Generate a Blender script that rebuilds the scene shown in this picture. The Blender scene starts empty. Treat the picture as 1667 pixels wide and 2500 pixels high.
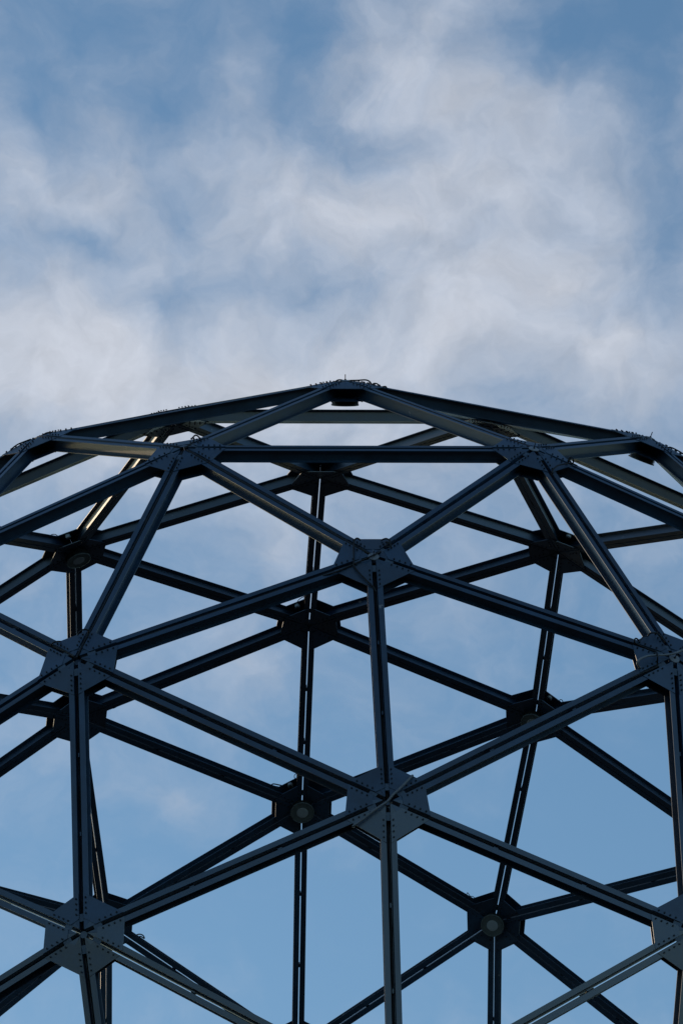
import bpy, math, itertools
from mathutils import Vector, Matrix

# ------------------------------------------------------------------ camera, sky, sun, exposure
R = 13.0                                  # radius of the dome's mid surface, metres
ZC = 25.26                                # height of the sphere's centre above the ground
scene = bpy.context.scene
COL = scene.collection

cam_data = bpy.data.cameras.new("camera")
cam = bpy.data.objects.new("camera", cam_data)
COL.objects.link(cam)
cam_data.sensor_fit = 'VERTICAL'
cam_data.sensor_height = 36.0
cam_data.lens = 12041.97 / 2500 * 36.0
cam_data.clip_start = 0.5
cam_data.clip_end = 9000
_r = Vector((0.99963, 0.011965, -0.024446))
_d = Vector((-0.027217, 0.439432, -0.897864))
_f = Vector((0.0, 0.898196, 0.439595))
_m = Matrix(((_r.x, -_d.x, -_f.x), (_r.y, -_d.y, -_f.y), (_r.z, -_d.z, -_f.z))).to_4x4()
_m.translation = Vector((0.3369, -73.4188, ZC - 23.6624))
cam.matrix_world = _m
scene.camera = cam

SUN_EL, SUN_AZ = math.radians(15.0), math.radians(-44.0)      # azimuth clockwise from +Y
SKY_STRENGTH = 0.084
SUN_STRENGTH = 1.0
scene.view_settings.view_transform = 'Standard'
scene.view_settings.look = 'None'
scene.view_settings.gamma = 1.0
scene.view_settings.exposure = 0.0
scene.view_settings.use_curve_mapping = False

SKY_TINT = (1.03, 1.305, 1.425)
CLOUD_COL = (7.1, 7.5, 8.4)
COVER = 0.93
CABLES = [
    (0, 'cable', 'black cable looping over the upper left of the central five-armed joint', 0.0115, [(-0.162, 0.416, 0.053), (-0.189, 0.397, 0.094), (-0.216, 0.377, 0.115), (-0.246, 0.354, 0.096), (-0.263, 0.240, 0.078), (-0.272, 0.060, 0.091), (-0.277, -0.125, 0.087), (-0.287, -0.173, 0.072), (-0.246, -0.274, 0.066), (-0.176, -0.395, 0.056), (-0.083, -0.534, 0.038), (-0.026, -0.591, 0.009), (0.006, -0.648, -0.030)]),
    (0, 'cable', 'short black cable tied in a knot at the upper right of the central five-armed joint', 0.0115, [(0.135, 0.447, 0.030), (0.190, 0.414, 0.082), (0.229, 0.378, 0.094), (0.245, 0.346, 0.087), (0.217, 0.299, 0.076), (0.182, 0.259, 0.075), (0.214, 0.232, 0.075), (0.257, 0.256, 0.077), (0.242, 0.304, 0.093), (0.186, 0.344, 0.072)]),
    (0, 'cable', 'loose black cable along the left arm of the central five-armed joint', 0.0115, [(0.106, 0.107, 0.097), (-0.011, -0.032, 0.131), (-0.138, -0.087, 0.100), (-0.307, -0.158, 0.060), (-0.476, -0.240, 0.029), (-0.593, -0.270, -0.000), (-0.708, -0.276, -0.038)]),
    (43, 'cable', 'black cable looped at the left end of the horizontal front beam', 0.0115, [(0.025, -0.073, 0.114), (0.080, -0.009, 0.124), (0.126, 0.054, 0.134), (0.146, 0.141, 0.144), (0.124, 0.189, 0.160), (0.089, 0.217, 0.138), (0.116, 0.156, 0.165), (0.148, 0.181, 0.188), (0.171, 0.188, 0.195), (0.193, 0.232, 0.157), (0.197, 0.312, 0.076), (0.179, 0.318, 0.057)]),
    (51, 'cable', 'black cable bent over the beam atop the plated left joint', 0.0115, [(-0.055, 0.517, 0.021), (-0.008, 0.524, 0.070), (0.045, 0.534, 0.089), (0.097, 0.534, 0.077), (0.113, 0.527, 0.048), (0.093, 0.490, 0.025), (0.060, 0.337, 0.041), (0.027, 0.078, 0.093), (0.016, -0.011, 0.114)]),
    (51, 'cable', 'black cable curving from the upper left arm of the plated left joint', 0.0115, [(-0.294, 0.439, 0.020), (-0.319, 0.395, 0.073), (-0.371, 0.378, 0.080), (-0.418, 0.372, 0.045), (-0.400, 0.374, 0.017), (-0.284, 0.277, 0.041), (-0.150, 0.163, 0.070), (-0.015, 0.016, 0.113)]),
    (59, 'cable', 'thin black wire arching on the rim of the joint with curved conduit', 0.007, [(-0.418, 0.327, 0.019), (-0.410, 0.339, 0.059), (-0.375, 0.353, 0.072), (-0.317, 0.384, 0.055)]),
    (59, 'cable', 'black cable arching over the top of the joint with curved conduit', 0.0115, [(-0.280, 0.433, 0.022), (-0.278, 0.436, 0.062), (-0.248, 0.441, 0.083), (-0.178, 0.457, 0.076), (-0.126, 0.438, 0.062), (-0.084, 0.403, 0.049), (-0.051, 0.328, 0.052)]),
    (59, 'cable', 'black cable crossing over the grey curved conduit on the right edge joint', 0.0115, [(-0.447, 0.317, 0.017), (-0.495, 0.301, 0.061), (-0.524, 0.294, 0.068), (-0.538, 0.269, 0.058), (-0.520, 0.242, 0.032), (-0.427, 0.200, 0.029), (-0.308, 0.118, 0.063), (-0.268, 0.072, 0.091), (-0.312, -0.066, 0.174), (-0.320, -0.126, 0.170), (-0.296, -0.137, 0.103), (-0.295, -0.175, 0.060), (-0.369, -0.221, 0.036), (-0.524, -0.300, 0.007), (-0.682, -0.384, -0.042)]),
    (47, 'cable', 'black cable curving across the lower plates of the upper right front joint', 0.0115, [(0.145, -0.632, -0.020), (0.137, -0.606, 0.004), (0.172, -0.552, 0.032), (0.245, -0.466, 0.050), (0.348, -0.383, 0.052), (0.452, -0.327, 0.055), (0.525, -0.297, 0.048), (0.631, -0.220, -0.003)]),
    (47, 'cable', 'knotted black cable bundle at the right corner of the upper right front joint', 0.0115, [(0.463, -0.285, 0.057), (0.471, -0.251, 0.099), (0.501, -0.249, 0.125), (0.510, -0.310, 0.129), (0.527, -0.310, 0.076), (0.507, -0.317, 0.058), (0.489, -0.275, 0.074), (0.455, -0.286, 0.088), (0.510, -0.230, 0.095)]),
    (12, 'cable', 'long black cable draped across the joint at the very top of the dome outline', 0.0115, [(-0.361, -0.192, -0.024), (-0.272, -0.143, 0.016), (-0.190, -0.094, 0.057), (-0.117, -0.024, 0.096), (-0.062, 0.004, 0.098), (-0.005, 0.019, 0.084), (0.078, 0.014, 0.089), (0.192, 0.008, 0.093), (0.306, 0.002, 0.100), (0.365, -0.024, 0.080), (0.400, -0.030, 0.036)]),
    (12, 'cable', 'small arched black cable loop right of the topmost joint, next to the long cable', 0.0115, [(0.405, -0.032, 0.019), (0.422, -0.031, 0.041), (0.444, -0.031, 0.050), (0.488, -0.034, 0.041), (0.514, -0.039, 0.007)]),
    (12, 'cable', 'tiny black cable end sticking up at the far right of the topmost joint', 0.0115, [(0.566, -0.043, -0.002), (0.610, -0.045, 0.003), (0.632, -0.049, -0.023)]),
    (46, 'cable', 'black cable rising off the right side of the joint at the upper right dome outline', 0.0115, [(0.170, -0.251, -0.008), (0.176, -0.253, 0.018), (0.187, -0.259, 0.047), (0.214, -0.276, 0.068), (0.280, -0.322, 0.067), (0.376, -0.392, 0.050), (0.450, -0.446, 0.021)]),
    (42, 'cable', 'long bowed black cable on the far left slope of the upper left outline joint', 0.0115, [(-0.413, -0.238, 0.019), (-0.358, -0.203, 0.054), (-0.278, -0.156, 0.078), (-0.180, -0.101, 0.082), (-0.091, -0.052, 0.082)]),
    (42, 'cable', 'short bowed black cable on the crest of the upper left outline joint', 0.0115, [(0.079, 0.040, 0.077), (0.133, 0.072, 0.087), (0.202, 0.107, 0.067), (0.239, 0.124, 0.039)]),
    (71, 'cable', 'thin black wire arching above the dark lampless rear joint mid dome', 0.007, [(0.097, 0.562, 0.063), (0.149, 0.518, 0.068), (0.196, 0.456, 0.075), (0.224, 0.354, 0.088), (0.223, 0.198, 0.108)]),
    (70, 'cable', 'flattened black wire loop left of the rear joint with the lower middle lamp', 0.0115, [(0.360, 0.357, 0.073), (0.436, 0.384, 0.061), (0.513, 0.405, 0.049), (0.537, 0.382, 0.048), (0.486, 0.352, 0.058), (0.418, 0.331, 0.069)]),
    (70, 'cable', 'small black wire loop beside the beam above the lower middle lamp', 0.007, [(0.115, 0.486, 0.075), (0.140, 0.534, 0.066), (0.135, 0.582, 0.058), (0.107, 0.613, 0.054)]),
    (20, 'cable', 'black wire hanging off the right of the dark rear joint behind the left edge plates', 0.007, [(-0.509, 0.290, 0.060), (-0.558, 0.284, 0.054), (-0.624, 0.299, 0.043), (-0.662, 0.359, 0.033), (-0.665, 0.440, 0.025)]),
    (18, 'cable', 'small black wire loop right of the rear joint with the partly hidden lamp', 0.007, [(-0.475, 0.073, 0.078), (-0.516, 0.107, 0.070), (-0.552, 0.100, 0.064), (-0.551, 0.059, 0.066)]),
    (72, 'cable', 'crumpled black wire on the upper left beam of the lower right rear joint', 0.007, [(0.423, 0.538, 0.044), (0.397, 0.569, 0.043), (0.369, 0.497, 0.055), (0.325, 0.480, 0.061), (0.295, 0.438, 0.070)]),
    (73, 'cable', 'curled black wire right of the rear joint hidden behind the bottom left plates', 0.0115, [(-0.644, -0.203, 0.046), (-0.715, -0.164, 0.036), (-0.785, -0.175, 0.024), (-0.819, -0.224, 0.017), (-0.751, -0.201, 0.029), (-0.702, -0.219, 0.036)]),
    (63, 'cable', 'flat black wire loop above the rear joint with the upper left lamp', 0.007, [(0.550, -0.241, 0.058), (0.584, -0.184, 0.056), (0.526, -0.137, 0.067), (0.397, -0.120, 0.089)]),
    (1, 'cable', 'thin black wire running right from the fitting on the top rear joint', 0.007, [(0.486, 0.137, 0.074), (0.519, 0.256, 0.062), (0.576, 0.289, 0.051), (0.648, 0.274, 0.041)]),
    (67, 'cable', 'tiny black wire loop beside the fitting on the right rear joint', 0.007, [(-0.408, -0.072, 0.089), (-0.506, -0.069, 0.073), (-0.491, -0.109, 0.074), (-0.393, -0.143, 0.088)]),
    (59, 'conduit', 'grey curved conduit pipe wrapped across the right edge joint', 0.017, [(-0.520, -0.189, -0.004), (-0.571, -0.198, 0.037), (-0.602, -0.191, 0.083), (-0.580, -0.156, 0.108), (-0.520, -0.113, 0.119), (-0.426, -0.067, 0.126), (-0.312, -0.042, 0.135), (-0.187, -0.024, 0.146), (-0.090, -0.006, 0.162), (-0.013, 0.023, 0.173), (0.062, 0.073, 0.171), (0.119, 0.103, 0.171), (0.180, 0.123, 0.171), (0.263, 0.146, 0.137)]),
    (55, 'conduit', 'grey straight conduit pipe laid slantwise across the lower central joint', 0.017, [(0.348, 0.425, -0.014), (0.338, 0.390, 0.062), (0.252, 0.274, 0.096), (0.154, 0.154, 0.121), (0.057, 0.044, 0.145), (0.004, -0.031, 0.142), (-0.038, -0.065, 0.135), (-0.140, -0.135, 0.125), (-0.242, -0.209, 0.104), (-0.351, -0.292, 0.082), (-0.464, -0.364, 0.050), (-0.451, -0.336, -0.016)]),
]
CLOUDS = [  # azimuth and elevation of each cloud bank or gap (degrees), half widths, thickness
    (-1.24, 31.29, 0.41, 0.55, 0.37),
    (0.65, 31.15, 1.23, 0.61, 0.53),
    (1.50, 31.71, 0.82, 0.55, 0.42),
    (1.89, 30.75, 1.23, 0.75, 0.63),
    (3.00, 30.70, 1.02, 0.82, 0.37),
    (0.35, 29.54, 1.91, 0.75, 0.63),
    (2.03, 29.99, 1.71, 1.02, 0.53),
    (2.65, 28.69, 2.05, 0.82, 0.73),
    (3.75, 27.82, 1.02, 0.61, 0.63),
    (-3.29, 30.58, 0.75, 0.48, 0.32),
    (-4.42, 30.05, 0.82, 0.75, 0.53),
    (-3.12, 29.75, 0.75, 0.48, 0.42),
    (-2.33, 29.18, 0.68, 0.55, 0.37),
    (-3.12, 28.27, 0.89, 0.82, 0.63),
    (-4.06, 27.74, 1.78, 0.89, 0.84),
    (-1.06, 27.74, 2.73, 0.89, 0.58),
    (-0.93, 28.33, 0.68, 0.41, 0.32),
    (1.77, 28.09, 2.05, 0.75, 0.53),
    (-2.47, 31.45, 0.55, 0.41, 0.21),
    (-4.15, 30.82, 0.68, 0.82, -0.62),
    (-1.94, 29.63, 0.61, 0.55, -0.78),
    (-3.36, 29.28, 0.89, 0.41, -0.54),
    (-2.38, 28.45, 0.89, 0.61, -0.62),
    (-0.35, 28.69, 0.82, 0.48, -0.62),
    (0.49, 30.35, 0.89, 0.41, -0.62),
    (-0.48, 31.35, 0.82, 0.82, -0.62),
    (3.00, 31.41, 1.30, 0.82, -0.65),
    (4.42, 30.46, 1.16, 2.25, -0.65),
    (4.24, 31.77, 1.64, 1.02, -0.59),
    (-2.30, 30.89, 0.89, 0.68, -0.46),
    (4.42, 28.92, 0.75, 1.57, -0.46),
    (0.00, 29.63, 24.58, 10.24, 1.18),
    (-3.36, 31.77, 2.87, 1.30, -0.46),
    (-0.62, 31.77, 1.37, 1.02, -0.34),
    (-2.03, 29.75, 1.09, 1.37, -0.25),
    (0.00, 30.58, 2.05, 0.82, -0.19),
    (0.00, 27.50, 10.24, 1.30, 0.68),
    (3.97, 27.38, 1.64, 0.75, 0.37),
    (-4.24, 27.15, 1.64, 0.61, 0.37),
    (-0.97, 25.61, 0.61, 0.75, 0.58),
    (-1.32, 24.18, 0.68, 0.55, 0.53),
    (-2.21, 22.88, 0.75, 0.48, 0.42),
    (0.44, 21.81, 4.78, 2.25, -0.54),
    (3.36, 23.95, 2.39, 2.05, -0.46),
    (2.47, 26.44, 1.09, 0.41, 0.32),
    (0.44, 26.08, 1.37, 0.55, 0.26),
    (0.00, 26.79, 4.78, 0.61, 0.37),
    (-2.65, 26.67, 1.37, 0.55, 0.21),
    (1.06, 24.89, 0.82, 0.55, 0.16),
]
world = bpy.data.worlds.new("World")
scene.world = world
world.use_nodes = True
wt = world.node_tree
wt.nodes.clear()
def wn(kind, **kw):
    n = wt.nodes.new(kind)
    for k, v in kw.items():
        setattr(n, k, v)
    return n
def wl(a, b):
    wt.links.new(a, b)
def wmath(op, a, b=None, c=None):
    n = wn('ShaderNodeMath', operation=op)
    for i, v in enumerate((a, b, c)):
        if v is None:
            continue
        if isinstance(v, (int, float)):
            n.inputs[i].default_value = v
        else:
            wl(v, n.inputs[i])
    return n.outputs[0]
sky = wn('ShaderNodeTexSky', sky_type='NISHITA', sun_disc=False)
sky.sun_elevation = SUN_EL
sky.sun_rotation = SUN_AZ % (2 * math.pi)
sky.altitude = 100
sky.air_density = 1.0
sky.dust_density = 0.4
sky.ozone_density = 1.6
tc = wn('ShaderNodeTexCoord')
sep = wn('ShaderNodeSeparateXYZ')
wl(tc.outputs['Generated'], sep.inputs[0])
az = wmath('MULTIPLY', wmath('ARCTAN2', sep.outputs[0], sep.outputs[1]), math.degrees(1))
el = wmath('MULTIPLY', wmath('ARCSINE', sep.outputs[2]), math.degrees(1))
comb = wn('ShaderNodeCombineXYZ')
wl(wmath('MULTIPLY', az, 0.9), comb.inputs[0])
wl(el, comb.inputs[1])
P = comb.outputs[0]                                         # sky coordinates in degrees
def noise(scale, detail, rough, src, lac=2.0, w=0.0):
    n = wn('ShaderNodeTexNoise', noise_dimensions='3D')
    n.inputs['Scale'].default_value = scale
    n.inputs['Detail'].default_value = detail
    n.inputs['Roughness'].default_value = rough
    n.inputs['Lacunarity'].default_value = lac
    o = wn('ShaderNodeVectorMath', operation='ADD')
    wl(src, o.inputs[0])
    o.inputs[1].default_value = (w * 3.1, w * 1.7, w)
    wl(o.outputs[0], n.inputs['Vector'])
    return n
warp = noise(0.55, 5, 0.55, P, w=4.0)
wsub = wn('ShaderNodeVectorMath', operation='SUBTRACT')
wl(warp.outputs['Color'], wsub.inputs[0])
wsub.inputs[1].default_value = (0.5, 0.5, 0.5)
wmul = wn('ShaderNodeVectorMath', operation='MULTIPLY')
wl(wsub.outputs[0], wmul.inputs[0])
wmul.inputs[1].default_value = (2.0, 1.6, 0)
wadd = wn('ShaderNodeVectorMath', operation='ADD')
wl(P, wadd.inputs[0])
wl(wmul.outputs[0], wadd.inputs[1])
PW = wadd.outputs[0]
stretch = wn('ShaderNodeMapping')
stretch.inputs['Rotation'].default_value = (0, 0, math.radians(38))
stretch.inputs['Scale'].default_value = (0.75, 1.15, 1)
wl(PW, stretch.inputs['Vector'])
PS = stretch.outputs[0]
n1 = noise(0.42, 8, 0.58, PS, w=1.0)
n2 = noise(1.35, 6, 0.6, PW, w=9.0)
dens = wmath('MULTIPLY', wmath('SUBTRACT', n1.outputs['Fac'], 0.5), 1.9)
dens = wmath('MULTIPLY_ADD', wmath('SUBTRACT', n2.outputs['Fac'], 0.5), 1.05, dens)
dens = wmath('ADD', dens, -0.80)
for (a, e, ra, re, w) in CLOUDS:
    mp = wn('ShaderNodeMapping', vector_type='TEXTURE')
    mp.inputs['Location'].default_value = (a * 0.9, e, 0)
    mp.inputs['Scale'].default_value = (ra * 1.45, re * 1.45, 1)
    wl(PW, mp.inputs['Vector'])
    g = wn('ShaderNodeTexGradient', gradient_type='QUADRATIC_SPHERE')
    wl(mp.outputs[0], g.inputs['Vector'])
    dens = wmath('MULTIPLY_ADD', g.outputs['Fac'], w * 1.0, dens)
cov = wn('ShaderNodeMapRange', interpolation_type='SMOOTHSTEP')
cov.inputs['From Min'].default_value = -0.92
cov.inputs['From Max'].default_value = 1.50
wl(dens, cov.inputs['Value'])
thick = wmath('MULTIPLY', cov.outputs[0], COVER)
tint = wn('ShaderNodeMix', data_type='RGBA', blend_type='MULTIPLY')
tint.inputs['Factor'].default_value = 1.0
wl(sky.outputs[0], tint.inputs[6])
tint.inputs[7].default_value = (*SKY_TINT, 1)
mix = wn('ShaderNodeMix', data_type='RGBA')
wl(thick, mix.inputs['Factor'])
wl(tint.outputs[2], mix.inputs[6])
n3 = noise(1.9, 6, 0.58, PW, w=17.0)                       # thinner and thicker places inside the cloud
shade = wn('ShaderNodeMapRange')
shade.inputs['From Min'].default_value = 0.3
shade.inputs['From Max'].default_value = 0.7
shade.inputs['To Min'].default_value = 0.88
shade.inputs['To Max'].default_value = 1.10
wl(n3.outputs['Fac'], shade.inputs['Value'])
cc = wn('ShaderNodeVectorMath', operation='SCALE')
cc.inputs[0].default_value = CLOUD_COL
wl(shade.outputs[0], cc.inputs['Scale'])
wl(cc.outputs[0], mix.inputs[7])
bg = wn('ShaderNodeBackground')
bg.inputs['Strength'].default_value = SKY_STRENGTH
wl(mix.outputs[2], bg.inputs['Color'])
wo = wn('ShaderNodeOutputWorld')
wl(bg.outputs[0], wo.inputs['Surface'])

sun_data = bpy.data.lights.new("sun", 'SUN')
sun_data.energy = SUN_STRENGTH
sun_data.angle = math.radians(0.53)
sun_data.color = (1.0, 0.74, 0.48)
sun = bpy.data.objects.new("sun", sun_data)
COL.objects.link(sun)
_s = Vector((math.sin(SUN_AZ) * math.cos(SUN_EL), math.cos(SUN_AZ) * math.cos(SUN_EL), math.sin(SUN_EL)))
sun.rotation_euler = _s.to_track_quat('Z', 'Y').to_euler()
sun.location = _s * 200

# ------------------------------------------------------------------ materials
def material(name, col, rough, var=0.25, spec=0.5, metal=0.0, chips=False, scale=3.0, bump=0.0):
    m = bpy.data.materials.new(name)
    m.use_nodes = True
    t = m.node_tree
    b = t.nodes['Principled BSDF']
    b.inputs['Roughness'].default_value = rough
    b.inputs['Metallic'].default_value = metal
    b.inputs['IOR'].default_value = 1.6 if spec > 0.9 else 1.5
    b.inputs['Specular IOR Level'].default_value = spec
    co = t.nodes.new('ShaderNodeTexCoord')
    geo = t.nodes.new('ShaderNodeNewGeometry')
    n = t.nodes.new('ShaderNodeTexNoise')
    n.inputs['Scale'].default_value = scale
    n.inputs['Detail'].default_value = 8
    n.inputs['Roughness'].default_value = 0.65
    t.links.new(geo.outputs['Position'], n.inputs['Vector'])
    r = t.nodes.new('ShaderNodeValToRGB')
    r.color_ramp.elements[0].position = 0.3
    r.color_ramp.elements[1].position = 0.72
    r.color_ramp.elements[0].color = (*[c * (1 - var) for c in col], 1)
    r.color_ramp.elements[1].color = (*[c * (1 + var) for c in col], 1)
    t.links.new(n.outputs['Fac'], r.inputs['Fac'])
    last = r.outputs['Color']
    if chips:                              # a few pale scuffs and rust freckles in the paint
        n3 = t.nodes.new('ShaderNodeTexNoise')
        n3.inputs['Scale'].default_value = 5.5
        n3.inputs['Detail'].default_value = 3
        t.links.new(geo.outputs['Position'], n3.inputs['Vector'])
        r3 = t.nodes.new('ShaderNodeValToRGB')
        r3.color_ramp.elements[0].position = 0.735
        r3.color_ramp.elements[1].position = 0.765
        t.links.new(n3.outputs['Fac'], r3.inputs['Fac'])
        mx = t.nodes.new('ShaderNodeMix')
        mx.data_type = 'RGBA'
        t.links.new(r3.outputs['Color'], mx.inputs['Factor'])
        t.links.new(last, mx.inputs[6])
        mx.inputs[7].default_value = (0.22, 0.22, 0.23, 1)
        last = mx.outputs[2]
    oi = t.nodes.new('ShaderNodeObjectInfo')
    vr = t.nodes.new('ShaderNodeMapRange')
    vr.inputs['To Min'].default_value = 1 - var * 0.6
    vr.inputs['To Max'].default_value = 1 + var * 0.6
    t.links.new(oi.outputs['Random'], vr.inputs['Value'])
    vm = t.nodes.new('ShaderNodeVectorMath')
    vm.operation = 'SCALE'
    t.links.new(last, vm.inputs[0])
    t.links.new(vr.outputs[0], vm.inputs['Scale'])
    last = vm.outputs[0]
    t.links.new(last, b.inputs['Base Color'])
    rr = t.nodes.new('ShaderNodeMapRange')
    rr.inputs['To Min'].default_value = rough - 0.08
    rr.inputs['To Max'].default_value = rough + 0.10
    t.links.new(n.outputs['Fac'], rr.inputs['Value'])
    t.links.new(rr.outputs[0], b.inputs['Roughness'])
    if bump:
        bp = t.nodes.new('ShaderNodeBump')
        bp.inputs['Strength'].default_value = bump
        bp.inputs['Distance'].default_value = 0.01
        t.links.new(n.outputs['Fac'], bp.inputs['Height'])
        t.links.new(bp.outputs[0], b.inputs['Normal'])
    return m
STEEL = material('painted_steel', (0.006, 0.031, 0.066), 0.40, 0.42, 1.0, chips=True, scale=2.2)
PLATE = material('painted_plate', (0.007, 0.034, 0.073), 0.42, 0.42, 1.0, scale=3.0, bump=0.05)
BOLT = material('bolt_steel', (0.010, 0.017, 0.028), 0.45, 0.2, 0.5, scale=20)
ZINC = material('packing_plate_steel', (0.07, 0.10, 0.14), 0.5, 0.2, 0.5, scale=9)
CABLE = material('cable_rubber', (0.012, 0.012, 0.013), 0.55, 0.2, 0.4, scale=12)
PIPE = material('grey_conduit', (0.17, 0.18, 0.20), 0.5, 0.18, 0.5, scale=10)
CAPM = material('cap_metal', (0.22, 0.23, 0.25), 0.42, 0.15, 0.5, scale=12)
HOUSE = material('lamp_housing', (0.022, 0.026, 0.026), 0.5, 0.2, 0.5, scale=9)
BEZEL = material('lamp_bezel', (0.12, 0.14, 0.14), 0.42, 0.2, 0.5, scale=9)
LENS = material('lamp_lens', (0.38, 0.42, 0.45), 0.3, 0.08, 0.6, scale=6)
GLASS = material('fitting_glass', (0.34, 0.36, 0.36), 0.25, 0.12, 0.6, scale=9)
PAVING = material('dark_paving', (0.022, 0.022, 0.022), 0.85, 0.25, 0.3, scale=0.4)

# ------------------------------------------------------------------ helpers
class MB:
    def __init__(self):
        self.v, self.f = [], []
    def add(self, verts, faces):
        o = len(self.v)
        self.v += [tuple(p) for p in verts]
        self.f += [tuple(i + o for i in q) for q in faces]
    def prism(self, ring_a, ring_b):       # two matching rings joined, both ends closed
        n = len(ring_a)
        self.add(list(ring_a) + list(ring_b),
                 [tuple(range(n))[::-1], tuple(range(n, 2 * n))] + [(i, (i + 1) % n, n + (i + 1) % n, n + i) for i in range(n)])
    def lathe(self, base, axis, u, v, prof, seg=28):
        vs, fs = [], []
        for (r, h) in prof:
            for k in range(seg):
                a = 2 * math.pi * k / seg
                vs.append(base + axis * h + (u * math.cos(a) + v * math.sin(a)) * r)
        for i in range(len(prof) - 1):
            for k in range(seg):
                k2 = (k + 1) % seg
                fs.append((i * seg + k, i * seg + k2, (i + 1) * seg + k2, (i + 1) * seg + k))
        fs.append(tuple(range(seg))[::-1])
        fs.append(tuple(range((len(prof) - 1) * seg, len(prof) * seg)))
        self.add(vs, fs)
    def build(self, name, mat, parent=None, origin=Vector((0, 0, 0)), smooth=False, fixn=True):
        me = bpy.data.meshes.new(name)
        me.from_pydata([tuple(Vector(p) - origin) for p in self.v], [], self.f)
        if fixn:
            import bmesh
            bm = bmesh.new()
            bm.from_mesh(me)
            bmesh.ops.recalc_face_normals(bm, faces=bm.faces)
            bm.to_mesh(me)
            bm.free()
        me.materials.append(mat)
        if smooth:
            me.polygons.foreach_set('use_smooth', [True] * len(me.polygons))
        ob = bpy.data.objects.new(name, me)
        COL.objects.link(ob)
        place(ob, origin, parent)
        return ob
WORLD_LOC = {}
def place(ob, loc, parent):
    WORLD_LOC[ob.name] = Vector(loc)
    if parent is not None:
        ob.parent = parent
        ob.location = Vector(loc) - WORLD_LOC[parent.name]
    else:
        ob.location = loc
def empty(name, loc, parent=None):
    o = bpy.data.objects.new(name, None)
    o.empty_display_size = 0.3
    COL.objects.link(o)
    place(o, loc, parent)
    return o
def tag(o, label=None, cat=None, group=None, kind=None):
    for k, v in (('label', label), ('category', cat), ('group', group), ('kind', kind)):
        if v:
            o[k] = v
    return o

def smooth_path(q, sub=6):
    out = []
    for k in range(len(q) - 1):
        p0, p1, p2, p3 = q[max(k - 1, 0)], q[k], q[k + 1], q[min(k + 2, len(q) - 1)]
        for s in range(sub):
            t = s / sub
            out.append(0.5 * ((2 * p1) + (p2 - p0) * t + (2 * p0 - 5 * p1 + 4 * p2 - p3) * t * t + (3 * p1 - p0 - 3 * p2 + p3) * t ** 3))
    out.append(q[-1])
    return out
def tube(path, r, seg=8):
    m = MB()
    up = Vector((0.13, 0.31, 0.94)).normalized()
    rings = []
    for k, p in enumerate(path):
        d = (path[min(k + 1, len(path) - 1)] - path[max(k - 1, 0)]).normalized()
        a = (up - d * up.dot(d)).normalized()
        up = a
        b = d.cross(a)
        rings.append([p + (a * math.cos(2 * math.pi * s / seg) + b * math.sin(2 * math.pi * s / seg)) * r for s in range(seg)])
    vs = [p for ring in rings for p in ring]
    fs = [(k * seg + s, k * seg + (s + 1) % seg, (k + 1) * seg + (s + 1) % seg, (k + 1) * seg + s) for k in range(len(rings) - 1) for s in range(seg)]
    fs += [tuple(range(seg)), tuple(range(len(vs) - seg, len(vs)))]
    m.add(vs, fs)
    return m

# ------------------------------------------------------------------ ground
gb = MB()
gb.add([(-4000, -4000, 0), (4000, -4000, 0), (4000, 4000, 0), (-4000, 4000, 0)], [(0, 1, 2, 3)])
tag(gb.build('ground', PAVING, fixn=False), kind='structure')

# ------------------------------------------------------------------ geodesic lattice: icosahedron, class II, frequency 4
phi = (1 + 5 ** 0.5) / 2
ico = []
for a in (-1, 1):
    for b in (-phi, phi):
        ico += [Vector((0, a, b)), Vector((a, b, 0)), Vector((b, 0, a))]
ico = [p.normalized() for p in ico]
ALPHA = 0.33707
pts = list(ico)
for a, b in itertools.combinations(range(12), 2):
    if ico[a].dot(ico[b]) > 0.4:
        pts.append((ico[a] + ico[b]).normalized())
for f in itertools.combinations(range(12), 3):
    if all(ico[a].dot(ico[b]) > 0.4 for a, b in itertools.combinations(f, 2)):
        c = (ico[f[0]] + ico[f[1]] + ico[f[2]]).normalized()
        pts.append(c)
        for i in f:
            t = (c - ico[i] * c.dot(ico[i])).normalized()
            pts.append(ico[i] * math.cos(ALPHA) + t * math.sin(ALPHA))
z0 = (ico[0] + ico[1]).normalized()
y0 = (ico[1] - ico[0]).normalized()
x0 = y0.cross(z0)
Rm = Matrix((x0, y0, z0))
W = Matrix(((0.9978758998, -0.0554144558, 0.0342480172), (0.0651435998, 0.8488439408, -0.5246144066), (0.0, 0.5257311121, 0.8506508084)))
DIRS = [W @ (Rm @ p) for p in pts]
CENTRE = Vector((0, 0, ZC))
NODE = [CENTRE + d * R for d in DIRS]
ADJ = {i: [] for i in range(122)}
EDGES = []
for i, j in itertools.combinations(range(122), 2):
    if (DIRS[i] - DIRS[j]).length < 0.46:
        EDGES.append((i, j))
        ADJ[i].append(j)
        ADJ[j].append(i)
def image(p):                               # where a point falls in the picture frame, used only to choose what is in view
    q = p - cam.matrix_world.translation
    return q.dot(_r) / q.dot(_f) * 12041.97 + 833.5, q.dot(_d) / q.dot(_f) * 12041.97 + 1250
def in_view(p, mx, my):
    x, y = image(p)
    return -mx < x < 1667 + mx and y < 2500 + my
def edge_in_view(e):
    return any(in_view(NODE[e[0]].lerp(NODE[e[1]], k / 12), 60, 60) for k in range(13))
LATTICE = [e for e in EDGES if edge_in_view(e)]
HUBS = [i for i in range(122) if in_view(NODE[i], 130, 150)]

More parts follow.
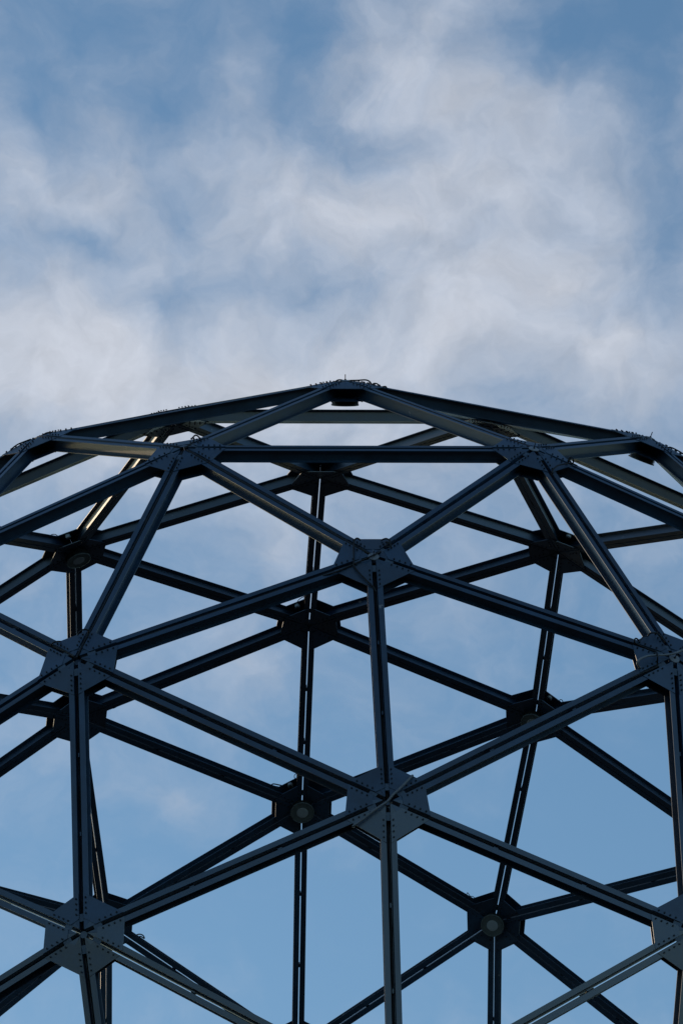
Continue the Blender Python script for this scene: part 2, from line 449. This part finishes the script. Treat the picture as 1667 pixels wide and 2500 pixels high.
BF, TF, TW, H, GAP = 0.0757, 0.0105, 0.009, 0.187, 0.062     # channel flange, thicknesses, depth, gap between the pair
ground_point = Vector((0, 0, min(NODE[i].z for e in LATTICE for i in e)))
dome = empty('geodesic_dome', ground_point)
tag(dome, 'dark blue steel geodesic dome of paired beams bolted to plated joints', 'dome')

def frame(i):
    n = DIRS[i]
    a = Vector((0, 0, 1)) if abs(n.z) < 0.99 else Vector((0, 1, 0))
    v = (a - n * a.dot(n)).normalized()
    return v.cross(n), v, n
def ordered(i):                            # neighbours in turning order round the joint
    u, v, n = frame(i)
    return sorted(ADJ[i], key=lambda j: math.atan2((NODE[j] - NODE[i]).dot(v), (NODE[j] - NODE[i]).dot(u)))
def beam_axes(i, j):
    t = (NODE[j] - NODE[i]).normalized()
    n = ((DIRS[i] + DIRS[j]) * 0.5)
    n = (n - t * n.dot(t)).normalized()
    s = n.cross(t)                          # points to the next beam in turning order
    return t, n, s
def mitre(i, j, side):
    """Plane through the joint's axis halfway to the neighbouring beam on that side (+1 next, -1 previous)."""
    o = ordered(i)
    k = o[(o.index(j) + side) % len(o)]
    n = DIRS[i]
    def flat(q):
        d = NODE[q] - NODE[i]
        return (d - n * d.dot(n)).normalized()
    b = (flat(j) + flat(k)).normalized()
    return n.cross(b).normalized()
def hit(p, t, i, pn, clear):
    """Move p along t until it meets the mitre plane at joint i (a hair clear of it)."""
    k = (NODE[i] - p).dot(pn) / t.dot(pn)
    return p + t * (k + clear)

LEDGE = 0.125
LIP = 0.0215                                # the webs stand closer together than the outer flanges: a stepped groove
PROFILE = [(-LIP, -H / 2), (BF, -H / 2), (BF, -H / 2 + TF * 0.8), (TW, -H / 2 + TF * 1.25), (TW, H / 2 - TF * 1.25), (BF, H / 2 - TF * 0.8), (BF, H / 2), (0, H / 2), (0, H / 2 - LEDGE), (-LIP, H / 2 - LEDGE)]
def channel(i, j, side, parent):
    t, n, s = beam_axes(i, j)
    pa = mitre(i, j, side)
    pb = mitre(j, i, -side)
    mid = (NODE[i] + NODE[j]) * 0.5
    ra, rb = [], []
    for (a, r) in PROFILE:
        p = mid + s * side * (GAP / 2 + a) + n * r
        ra.append(hit(p, t, i, pa, 0.0015))
        rb.append(hit(p, t, j, pb, -0.0015))
    m = MB()
    m.prism(ra, rb)
    return m.build('channel', STEEL, parent, mid)
def block(centre, ax, half):
    m = MB()
    c = [centre + ax[0] * half[0] * x + ax[1] * half[1] * y + ax[2] * half[2] * z for z in (-1, 1) for x, y in ((-1, -1), (1, -1), (1, 1), (-1, 1))]
    m.prism(c[:4], c[4:])
    return m

BEAMS = {}
for (i, j) in LATTICE:
    t, n, s = beam_axes(i, j)
    mid = (NODE[i] + NODE[j]) * 0.5
    beam = empty('beam', mid, dome)
    BEAMS[(i, j)] = beam
    for side in (-1, 1):
        channel(i, j, side, beam)
    L = (NODE[j] - NODE[i]).length
    for k in (0.355, 0.645):
        block(NODE[i] + t * L * k, (t, s, n), (0.032, GAP / 2 - LIP - 0.0005, H / 2 - 0.04)).build('stitch_plate', STEEL, beam, NODE[i] + t * L * k)
    for (q, w) in ((i, 1), (j, -1)):
        if q in HUBS:
            c = NODE[q] + t * w * 0.215 + n * (H / 2 - 0.008)
            block(c, (t, s, n), (0.058, GAP / 2 - 0.003, 0.005)).build('packing_plate', ZINC, beam, c)

GROOVES = [(0, 55, 0.020, 0.121), (55, 54, 0.020, 0.121), (51, 15, 0.020, 0.121), (59, 14, 0.020, 0.121), (15, 57, 0.018, 0.121), (43, 42, 0.021, 0.030), (43, 0, 0.021, 0.030), (43, 51, 0.018, 0.040), (0, 51, 0.017, 0.05), (47, 12, 0.015, 0.05)]
# cables laid in the grooves of some front beams
for (i, j, r, deep) in GROOVES:
    e = (min(i, j), max(i, j))
    b = BEAMS[e]
    t, n, s = beam_axes(i, j)
    L = (NODE[j] - NODE[i]).length
    q = [NODE[i] + t * (0.06 + (L - 0.12) * k / 14) + n * (H / 2 - deep + r + 0.004 * math.sin(k * 1.9)) + s * 0.004 * math.sin(k * 2.3) for k in range(15)]
    tube(q, r).build('groove_cable', CABLE, b, NODE[i], smooth=True)

# joints: plates over each gap between neighbouring beams, outside and inside, box walls between, bolts
D0, D1, D1I, PT = 0.195, 0.590, 0.565, 0.011
def hexbolt(m, p, n, a, b, r=0.0125, h=0.015):
    ring = [p + (a * math.cos(k * math.pi / 3) + b * math.sin(k * math.pi / 3)) * r for k in range(6)]
    top = [q + n * h for q in ring]
    ins = [p + n * (h + 0.003) + (q - p) * 0.7 for q in ring]
    m.add(ring + top + ins, [(k, (k + 1) % 6, 6 + (k + 1) % 6, 6 + k) for k in range(6)] +
          [(6 + k, 6 + (k + 1) % 6, 12 + (k + 1) % 6, 12 + k) for k in range(6)] + [tuple(range(12, 18))])
for i in HUBS:
    hub = empty('joint', NODE[i], dome)
    o = ordered(i)
    bolts = MB()
    for k, j in enumerate(o):
        l = o[(k + 1) % len(o)]
        t1, n1_, s1 = beam_axes(i, j)
        t2, n2_, s2 = beam_axes(i, l)
        C0 = NODE[i]
        def pt(d, r, first):
            g = GAP / 2 + 0.002 - (LIP if r < 0 else 0)
            return C0 + (t1 * d + s1 * g + n1_ * r if first else t2 * d - s2 * g + n2_ * r)
        for (r0, r1, d1, nm) in ((H / 2 + 0.0005, H / 2 + PT, D1, 'gusset_plate'), (-H / 2 - PT, -H / 2 - 0.0005, D1I, 'inner_gusset_plate')):
            m = MB()
            lo = [pt(D0, r0, True), pt(d1, r0, True), pt(d1, r0, False), pt(D0, r0, False)]
            hi = [pt(D0, r1, True), pt(d1, r1, True), pt(d1, r1, False), pt(D0, r1, False)]
            m.prism(lo, hi)
            c = sum(lo, Vector()) / 4
            m.build(nm, PLATE, hub, c)
            for q in range(4):
                d = 0.265 + 0.082 * q
                if nm == 'gusset_plate':
                    hexbolt(bolts, C0 + t1 * d + s1 * (GAP / 2 + 0.036) + n1_ * r1, n1_, t1, s1)
                    hexbolt(bolts, C0 + t2 * d - s2 * (GAP / 2 + 0.036) + n2_ * r1, n2_, t2, s2)
                else:
                    hexbolt(bolts, C0 + t1 * d + s1 * (GAP / 2 + 0.036) + n1_ * r0, -n1_, t1, s1)
                    hexbolt(bolts, C0 + t2 * d - s2 * (GAP / 2 + 0.036) + n2_ * r0, -n2_, t2, s2)
    u, v, n = frame(i)                      # the short core the beams butt against
    m = MB()
    rc = 0.028 if i == 55 else 0.050
    m.lathe(NODE[i] - n * 0.078, n, u, v, [(rc, 0), (rc, 0.09)], 16)
    m.build('core', STEEL, hub, NODE[i])
    tag(bolts.build('bolt', BOLT, hub, NODE[i]), kind='stuff')
    if i in (0, 59, 47, 12, 46):            # round cap with a pin on the crossing of the beams
        u, v, n = frame(i)
        m = MB()
        c = NODE[i] + n * (H / 2 - 0.010)
        m.lathe(c, n, u, v, [(0.078, 0), (0.078, 0.008), (0.03, 0.016)], 24)
        cp = m.build('cap', CAPM, hub, c)
        m = MB()
        m.lathe(c + n * 0.0165, n, u, v, [(0.016, 0), (0.016, 0.012), (0.007, 0.012), (0.007, 0.085)], 8)
        m.build('pin', BOLT, cp, c + n * 0.0165)

# ------------------------------------------------------------------ floodlights hung under the joints
LAMPS = [(12, 'round finned floodlight hanging under the joint at the very top of the dome outline'),
         (46, 'round finned floodlight hanging tilted under the upper right joint of the outline'),
         (63, 'round floodlight on the rear joint near the left edge, upper left of the dome'),
         (18, 'round floodlight on the right rear joint, half hidden by a slanting front beam'),
         (70, 'round floodlight with grey lens on the rear joint at lower middle, facing down'),
         (72, 'round floodlight with grey lens on the lowest rear joint at lower right')]
for (i, lab) in LAMPS:
    u, v, n = frame(i)
    ax = -n
    base = NODE[i] - n * (H / 2 - 0.004)
    lamp = empty('floodlight', base)
    tag(lamp, lab, 'floodlight', 'floodlights under the dome joints')
    m = MB()
    m.lathe(base, ax, u, v, [(0.055, 0), (0.055, 0.075), (0.12, 0.079), (0.12, 0.088)], 20)
    m.build('stem', HOUSE, lamp, base)
    prof = [(0.10, 0.0885)]
    h = 0.092
    for k in range(6):
        prof += [(0.185, h), (0.206, h + 0.001), (0.206, h + 0.006), (0.185, h + 0.007)]
        h += 0.0145
    prof += [(0.185, h + 0.002)]
    m = MB()
    m.lathe(base, ax, u, v, prof, 40)
    m.build('housing', HOUSE, lamp, base)
    m = MB()
    m.lathe(base, ax, u, v, [(0.19, h + 0.0025), (0.211, h + 0.004), (0.211, h + 0.02), (0.200, h + 0.024), (0.196, h + 0.016), (0.115, h + 0.013)], 48)
    m.build('bezel', BEZEL, lamp, base)
    m = MB()
    m.lathe(base, ax, u, v, [(0.102, h + 0.0135), (0.102, h + 0.018), (0.09, h + 0.021), (0.05, h + 0.0235)], 36)
    m.build('lens', LENS, lamp, base)

FITTINGS = [(1, 'small pale fitting on the right side of the topmost rear joint', (0.456, -0.235, -0.06), -0.2490),
            (67, 'small pale fitting behind the slanting front beam on the upper right rear joint', (-0.498, 0.042, -0.03), 3.0264),
            (71, 'small pale fitting on the middle rear joint that carries no floodlight', (0.223, 0.447, -0.06), 1.0859),
            (18, 'small pale fitting on the right rear joint above the half hidden floodlight', (-0.426, 0.266, -0.03), 2.6695),
            (70, 'small pale fitting on the rear joint just above the lower middle floodlight', (0.222, 0.449, -0.06), 1.0472),
            (63, 'small pale fitting on the upper left rear joint above its floodlight', (0.498, 0.048, -0.06), 0.1152)]
for (i, lab, (a, b, c), ang) in FITTINGS:
    u, v, n = frame(i)
    nn = u * math.cos(ang) + v * math.sin(ang)
    tt = n.cross(nn)
    p = NODE[i] + u * a + v * b + n * c - nn * 0.015
    ft = empty('spot_fitting', p)
    tag(ft, lab, 'light fitting', 'small fittings on the rear joints')
    m = MB()
    m.lathe(p - n * 0.03, n, nn, tt, [(0.030, 0), (0.044, 0.006), (0.044, 0.052), (0.048, 0.052), (0.048, 0.06)], 20)
    m.build('body', GLASS, ft, p)
    m = MB()
    m.lathe(p - n * 0.0305, -n, nn, tt, [(0.03, 0), (0.027, 0.014), (0.012, 0.022)], 16)
    m.build('gland', CABLE, ft, p)
    block(p - nn * 0.05, (nn, tt, n), (0.014, 0.02, 0.018)).build('bracket', HOUSE, ft, p)

# ------------------------------------------------------------------ cables and conduits
for (i, cat, lab, r, q) in CABLES:
    u, v, n = frame(i)
    path = smooth_path([NODE[i] + u * a + v * b + n * c for (a, b, c) in q])
    ob = tube(path, r).build(cat, PIPE if cat == 'conduit' else CABLE, None, path[0], smooth=True)
    tag(ob, lab, cat, 'conduit pipes on the front joints' if cat == 'conduit' else 'loose cables on the dome joints')
